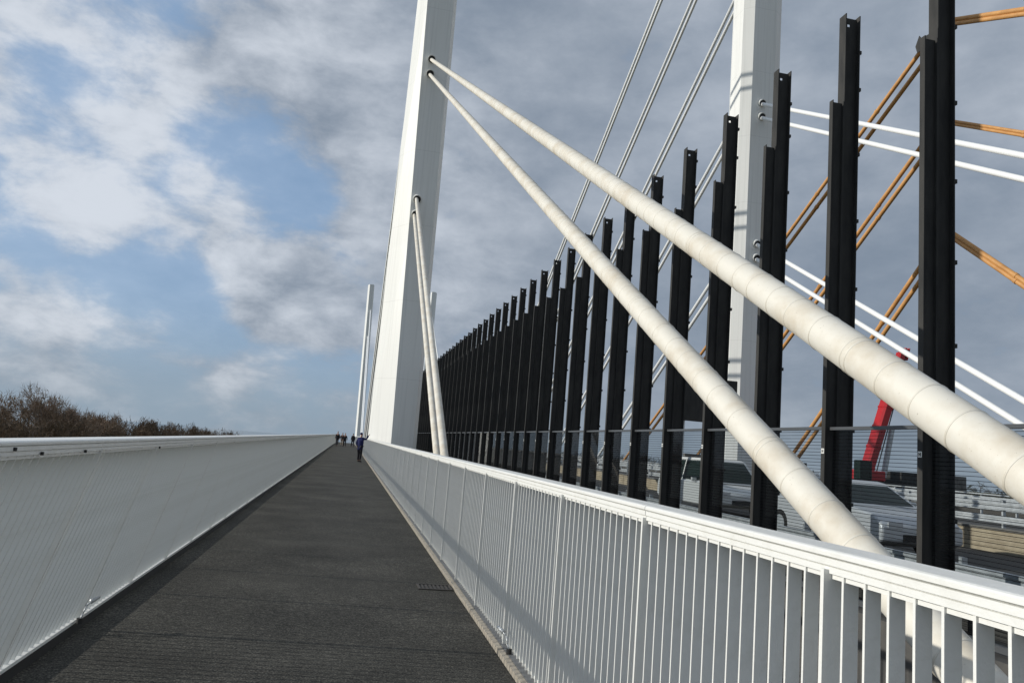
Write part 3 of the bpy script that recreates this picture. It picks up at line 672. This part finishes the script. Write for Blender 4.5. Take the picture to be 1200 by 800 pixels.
# ---------------------------------------------------------------- people
def skinmesh(name, joints, edges, m, parent, sub=1):
    me = bpy.data.meshes.new(name); names = list(joints); me.from_pydata([joints[n][0] for n in names], [(names.index(a), names.index(b_)) for a, b_ in edges], [])
    me.materials.append(m); o = put(name, me, parent)
    sk = o.modifiers.new('skin', 'SKIN'); sk.use_smooth_shade = True
    for i, n in enumerate(names):
        r = joints[n][1]; r = r if isinstance(r, tuple) else (r, r); me.skin_vertices[0].data[i].radius = r
    me.skin_vertices[0].data[0].use_root = True
    sb = o.modifiers.new('sub', 'SUBSURF'); sb.levels = sub; sb.render_levels = sub
    return o
def person(label, x, y, rz, hgt, top, bottom, hair, stride=.12, armup=False, armout=.16):
    t = thing('person', label, 'person', (x, y, elev(y)+.005), None, (0, 0, rz)); k = hgt/1.75; t.scale = (k, k, k)
    s = stride
    J = {'pelvis': ((0, 0, .95), (.13, .10)), 'waist': ((0, 0, 1.08), (.125, .09)), 'chest': ((0, .01, 1.30), (.15, .10)), 'neck0': ((0, 0, 1.44), (.07, .07)), 'neck': ((0, .01, 1.51), .055),
         'head0': ((0, .03, 1.58), (.072, .085)), 'head': ((0, .03, 1.66), (.076, .095)), 'crown': ((0, .02, 1.725), (.055, .07)),
         'hipL': ((-.09, 0, .90), .085), 'kneeL': ((-.10, s*.6+.02, .50), .058), 'ankL': ((-.10, s, .09), .036), 'toeL': ((-.11, s+.13, .04), (.028, .02)),
         'hipR': ((.09, 0, .90), .085), 'kneeR': ((.10, -s*.3+.03, .50), .058), 'ankR': ((.10, -s, .10), .036), 'toeR': ((.11, -s+.13, .04), (.028, .02)),
         'shL': ((-.17, 0, 1.40), .055), 'elL': ((-.17-armout*.6, -.03, 1.13), .042), 'wrL': ((-.17-armout*.6, .10, .90), .03), 'haL': ((-.16-armout*.6, .13, .82), (.035, .018)),
         'shR': ((.17, 0, 1.40), .055)}
    if armup: J.update({'elR': ((.27, .16, 1.38), .045), 'wrR': ((.27, .36, 1.60), .03), 'haR': ((.27, .42, 1.66), (.035, .018))})
    else: J.update({'elR': ((.17+armout*.6, -.05, 1.13), .042), 'wrR': ((.17+armout*.6, .06, .90), .03), 'haR': ((.16+armout*.6, .08, .82), (.035, .018))})
    for sd_ in 'LR':
        hx, hy, hz = J['ha'+sd_][0]; sg = -1 if sd_ == 'L' else 1
        for i in range(4):
            q = (hx+(-.024+.016*i), hy+.02, hz-.075+abs(i-1.5)*.008) if not (armup and sd_ == 'R') else (hx+(-.024+.016*i), hy+.06, hz+.04-abs(i-1.5)*.008)
            J['f%d%s' % (i, sd_)] = (q, .008)
        J['th'+sd_] = ((hx-sg*.03, hy+.045, hz-.015), .009)
    E_ = [('pelvis', 'waist'), ('waist', 'chest'), ('chest', 'neck0'), ('neck0', 'neck'), ('neck', 'head0'), ('head0', 'head'), ('head', 'crown'), ('pelvis', 'hipL'), ('pelvis', 'hipR')]
    for sd_ in 'LR':
        E_ += [('hip'+sd_, 'knee'+sd_), ('knee'+sd_, 'ank'+sd_), ('ank'+sd_, 'toe'+sd_), ('chest', 'sh'+sd_), ('sh'+sd_, 'el'+sd_), ('el'+sd_, 'wr'+sd_), ('wr'+sd_, 'ha'+sd_), ('ha'+sd_, 'th'+sd_)]
        E_ += [('ha'+sd_, 'f%d%s' % (i, sd_)) for i in range(4)]
    skinmesh('body', J, E_, M['skin'], t)
    def g(n, add): p, r = J[n]; r = r if isinstance(r, tuple) else (r, r); return (p, (r[0]+add, r[1]+add))
    K = {'waist': g('waist', .07), 'hem': ((0, 0, .68), (.20, .16)), 'chest': g('chest', .065), 'collar': ((0, 0, 1.47), (.085, .08)), }
    for sd_ in 'LR': K.update({'sh'+sd_: g('sh'+sd_, .022), 'el'+sd_: g('el'+sd_, .022), 'wr'+sd_: g('wr'+sd_, .02)})
    skinmesh('jacket', K, [('waist', 'hem'), ('waist', 'chest'), ('chest', 'collar')] + [e for sd_ in 'LR' for e in (('chest', 'sh'+sd_), ('sh'+sd_, 'el'+sd_), ('el'+sd_, 'wr'+sd_))], top, t)
    Tn = {'pelvis': g('pelvis', .012)}
    for sd_ in 'LR': Tn.update({'hip'+sd_: g('hip'+sd_, .02), 'knee'+sd_: g('knee'+sd_, .022), 'ank'+sd_: g('ank'+sd_, .03)})
    skinmesh('trousers', Tn, [e for sd_ in 'LR' for e in (('pelvis', 'hip'+sd_), ('hip'+sd_, 'knee'+sd_), ('knee'+sd_, 'ank'+sd_))], bottom, t)
    for sd_ in 'LR':
        a = Vector(J['ank'+sd_][0]); skinmesh('shoe', {'a': ((a.x, a.y-.02, a.z-.02), (.060, .062)), 'b': ((a.x, a.y+.08, .05), (.056, .048)), 'c': ((a.x, a.y+.20, .04), (.046, .034))}, [('a', 'b'), ('b', 'c')], M['char'], t)
    skinmesh('hair', {'a': ((0, -.035, 1.60), (.07, .05)), 'b': ((0, -.02, 1.69), (.088, .085)), 'c': ((0, .02, 1.755), (.065, .07))}, [('a', 'b'), ('b', 'c')], hair, t)
    return t
person('person in a dark blue jacket and dark trousers by the right railing, arm raised', .80, 47.0, R(-35), 1.74, M['navy'], M['char'], M['navy'], .06, True)
person('tall person in dark clothes, leftmost of the walking group on the path', -1.20, 99, R(170), 1.80, M['char'], M['jeans'], M['hair'], .20, armout=.10)
person('person in a brown coat walking in the middle of the distant group', -.62, 100.5, R(180), 1.68, M['brown'], M['beige'], M['hair'], .18)
person('person in black carrying nothing, rightmost of the close walking group', -.28, 97, R(185), 1.66, M['char'], M['char'], M['hair'], .22)
person('person in a dark jacket walking alone in the path right of the group', .72, 101, R(10), 1.70, M['char'], M['jeans'], M['hair'], .24, armout=.10)

# ---------------------------------------------------------------- trees on the left bank
def branch_tree(seed, height, spread, m_wood, depth=5, start=.25):
    rnd = random.Random(seed); b_ = MB(); tips = []
    def grow(p, d, L, r, lev):
        segs = 3 if lev < 3 else 2; q = p
        for i in range(segs):
            d2 = (d + Vector((rnd.gauss(0, .13), rnd.gauss(0, .13), rnd.gauss(.03, .06)))).normalized(); q2 = q + d2*L/segs
            r2 = r*(1-.28/segs*1.2*(1)); b_.tube(q, q2, max(r, .045), 5 if lev < 3 else 3, max(r2, .045), cap=False); q = q2; d = d2; r = r2
            if lev >= 3: tips.append((q, d, lev))
            if lev < depth and i > 0 or lev in (0,) and i > 0:
                for c in range(rnd.choice((1, 2)) if lev else 2):
                    a = rnd.uniform(0, 6.28); tilt = rnd.uniform(.5, 1.0)*spread; o1 = d.orthogonal().normalized(); o2 = d.cross(o1)
                    nd = (d*math.cos(tilt) + (o1*math.cos(a)+o2*math.sin(a))*math.sin(tilt)); nd.z += .12; nd.normalize()
                    grow(q, nd, L*rnd.uniform(.62, .82), r*.62, lev+1)
        if lev < depth: grow(q, d, L*.78, r*.8, lev+1)
    grow(Vector((0, 0, 0)), Vector((0, 0, 1)), height*start, height*.019, 0)
    return b_, tips
def make_tree(name, label, seed, loc, height, spread=.8, leaf=1, group='trees on the left river bank', lm='leaf', leafsize=.3):
    b_, tips = branch_tree(seed, height, spread, None)
    zmax = max(v[2] for v in b_.v); k = height/zmax
    hi = [v for v in b_.v if v[2] > .55*zmax]; mx_ = sum(v[0] for v in hi)/len(hi); loc = (loc[0]-mx_*k, loc[1], loc[2])
    t = thing(name, label, 'tree', loc, group); t.scale = (k, k, k)
    put('trunk', b_.mesh('trunk', M['bark']), t)
    rnd = random.Random(seed+5); c = MB()
    for p, d, lev in tips:
        for j in range(3 if lev >= 4 else 1):                  # fine bare twigs
            q = p + Vector((rnd.gauss(0, .25), rnd.gauss(0, .25), rnd.gauss(0, .25))); e = q + d*rnd.uniform(.2, .9) + Vector((rnd.gauss(0, .55), rnd.gauss(0, .55), rnd.gauss(.25, .4)))
            w = Vector((.035, .01, .0)); c.add([q-w, q+w, e], [(0, 1, 2)])
        if rnd.random() < .45*leaf:
            q = p + Vector((rnd.gauss(0, .4), rnd.gauss(0, .4), rnd.gauss(0, .3)))
            for j in range(3):
                a = Vector((rnd.gauss(0, 1), rnd.gauss(0, 1), rnd.gauss(0, 1))).normalized()*leafsize*rnd.uniform(.3, .8); b2 = a.orthogonal().normalized()*leafsize*.3
                o_ = Vector((rnd.gauss(0, .2), rnd.gauss(0, .2), rnd.gauss(0, .2))); c.add([q+o_-a, q+o_+b2, q+o_+a, q+o_-b2], [(0, 1, 2, 3)])
    cr = put('crown', c.mesh('crown', M[lm]), t)
    return t
GZ = -16.0
make_tree('oak_tree', 'tallest russet bare-branched tree on the left bank', 11, (-71.2, 200, GZ), 23.4, .80, 1)
make_tree('oak_tree', 'bare-branched tree at the left edge of the picture', 23, (-79.5, 200, GZ), 21.4, .85, 1)
make_tree('oak_tree', 'smaller dark tree just right of the tallest one', 37, (-65.8, 204, GZ), 19.4, .7, 1)
make_tree('oak_tree', 'pale thin tree behind the edge of the wood', 41, (-63, 215, GZ), 18.6, .7, 1)
# the wood behind, read as one mass
rnd = random.Random(3)
def forest(name, pts, m, dens, sz, kind='stuff', trunks=True):
    c = MB(); w_ = MB()
    for (x, y, zt, r) in pts:
        h = zt-GZ
        for j in range(dens):
            th = rnd.uniform(0, 6.28); rr = r*math.sqrt(rnd.random()); zz_ = rnd.random()
            top = zt - (rr/r)**2*h*.30
            z_ = GZ + (top-GZ)*(.15+.85*zz_**.7) + rnd.gauss(0, .35)
            q = Vector((x+rr*math.cos(th), y+rr*math.sin(th), z_)); s_f = sz*rnd.uniform(.4, 1.3)
            a = Vector((rnd.gauss(0, .45), rnd.gauss(0, .45), rnd.gauss(.9, .5))).normalized()*s_f; b2 = a.orthogonal().normalized()*max(.05, s_f*.09)
            c.add([q-a, q+b2, q+a, q-b2], [(0, 1, 2, 3)])
        w_.tube((x, y, GZ), (x+rnd.gauss(0, .5), y, zt-h*.2), .25, 4, .08, cap=False)
        for j in range(14):
            z0_ = GZ+h*rnd.uniform(.45, .85); a_ = rnd.uniform(0, 6.28); L_ = r*rnd.uniform(.5, 1)
            w_.tube((x, y, z0_), (x+L_*math.cos(a_), y+L_*math.sin(a_), min(zt+.4, z0_+L_*rnd.uniform(.6, 1.4))), .1, 3, .02, cap=False)
    o = put(name, c.mesh(name, M[m]), None, kind=kind, label=None)
    o2 = put(name+'_trunks', w_.mesh('wood_trunks', M['bark']), None, kind=kind)
    return o, o2
pts = []
# edge of the wood receding along the bank: (pixel-free) distances and tops
edge = [(-96, 215, -1.2), (-90, 218, -1.0), (-86, 218, -.8), (-82, 218, -.8), (-78, 218, -.6), (-74, 216, -.2), (-70, 216, .4), (-66, 214, 1.4), (-62.5, 216, 2.5), (-60, 220, 2.4), (-57.5, 224, 2.3), (-55.5, 230, 2.2), (-53.5, 236, 2.2), (-52, 243, 2.0),
        (-50.5, 250, 1.75), (-49, 258, 1.4), (-47.5, 266, 1.2), (-46, 275, 1.0), (-45, 285, .75), (-44, 296, .5), (-43, 308, .3), (-42.5, 322, .2)]
for x, y, zt in edge:
    for k in range(3): pts.append((x-rnd.uniform(0, 3)*k*2, y+rnd.uniform(0, 5)*k*2, zt+rnd.gauss(0, .3)-.25, rnd.uniform(2.2, 3.6)))
a_, b_ = forest('woodland', pts, 'leafdark', 1500, .8)
a_['label'] = 'brown leafless wood receding along the left bank'; a_['category'] = 'wood'
b_['label'] = 'trunks and boughs of the leafless wood on the left bank'; b_['category'] = 'wood'
# dark trees along the horizon on the right, beyond the motorway
pts = []
for k in range(120):
    a = R(14 + 62*(k/119)); d_ = rnd.uniform(520, 640); pts.append((d_*math.sin(a), d_*math.cos(a), rnd.uniform(3.0, 7.5), rnd.uniform(6, 11)))
a_, b_ = forest('treeline', pts, 'ever', 420, 2.4)
a_['label'] = 'dark line of trees on the horizon behind the motorway'; a_['category'] = 'wood'
b_['label'] = 'trunks within the dark tree line behind the motorway'; b_['category'] = 'wood'
# thin mast on the bank
t = thing('mast', 'thin dark mast standing at the end of the left wood', 'mast', (-47.5, 315, GZ))
b = MB(); b.tube((0, 0, 0), (0, 0, 17.6), .22, 8, .09); put('pole', b.mesh('pole', M['concg']), t)
b = MB(); b.box(-.5, .5, -.1, .1, 16.4, 16.6); put('crossarm', b.mesh('crossarm', M['concg']), t)
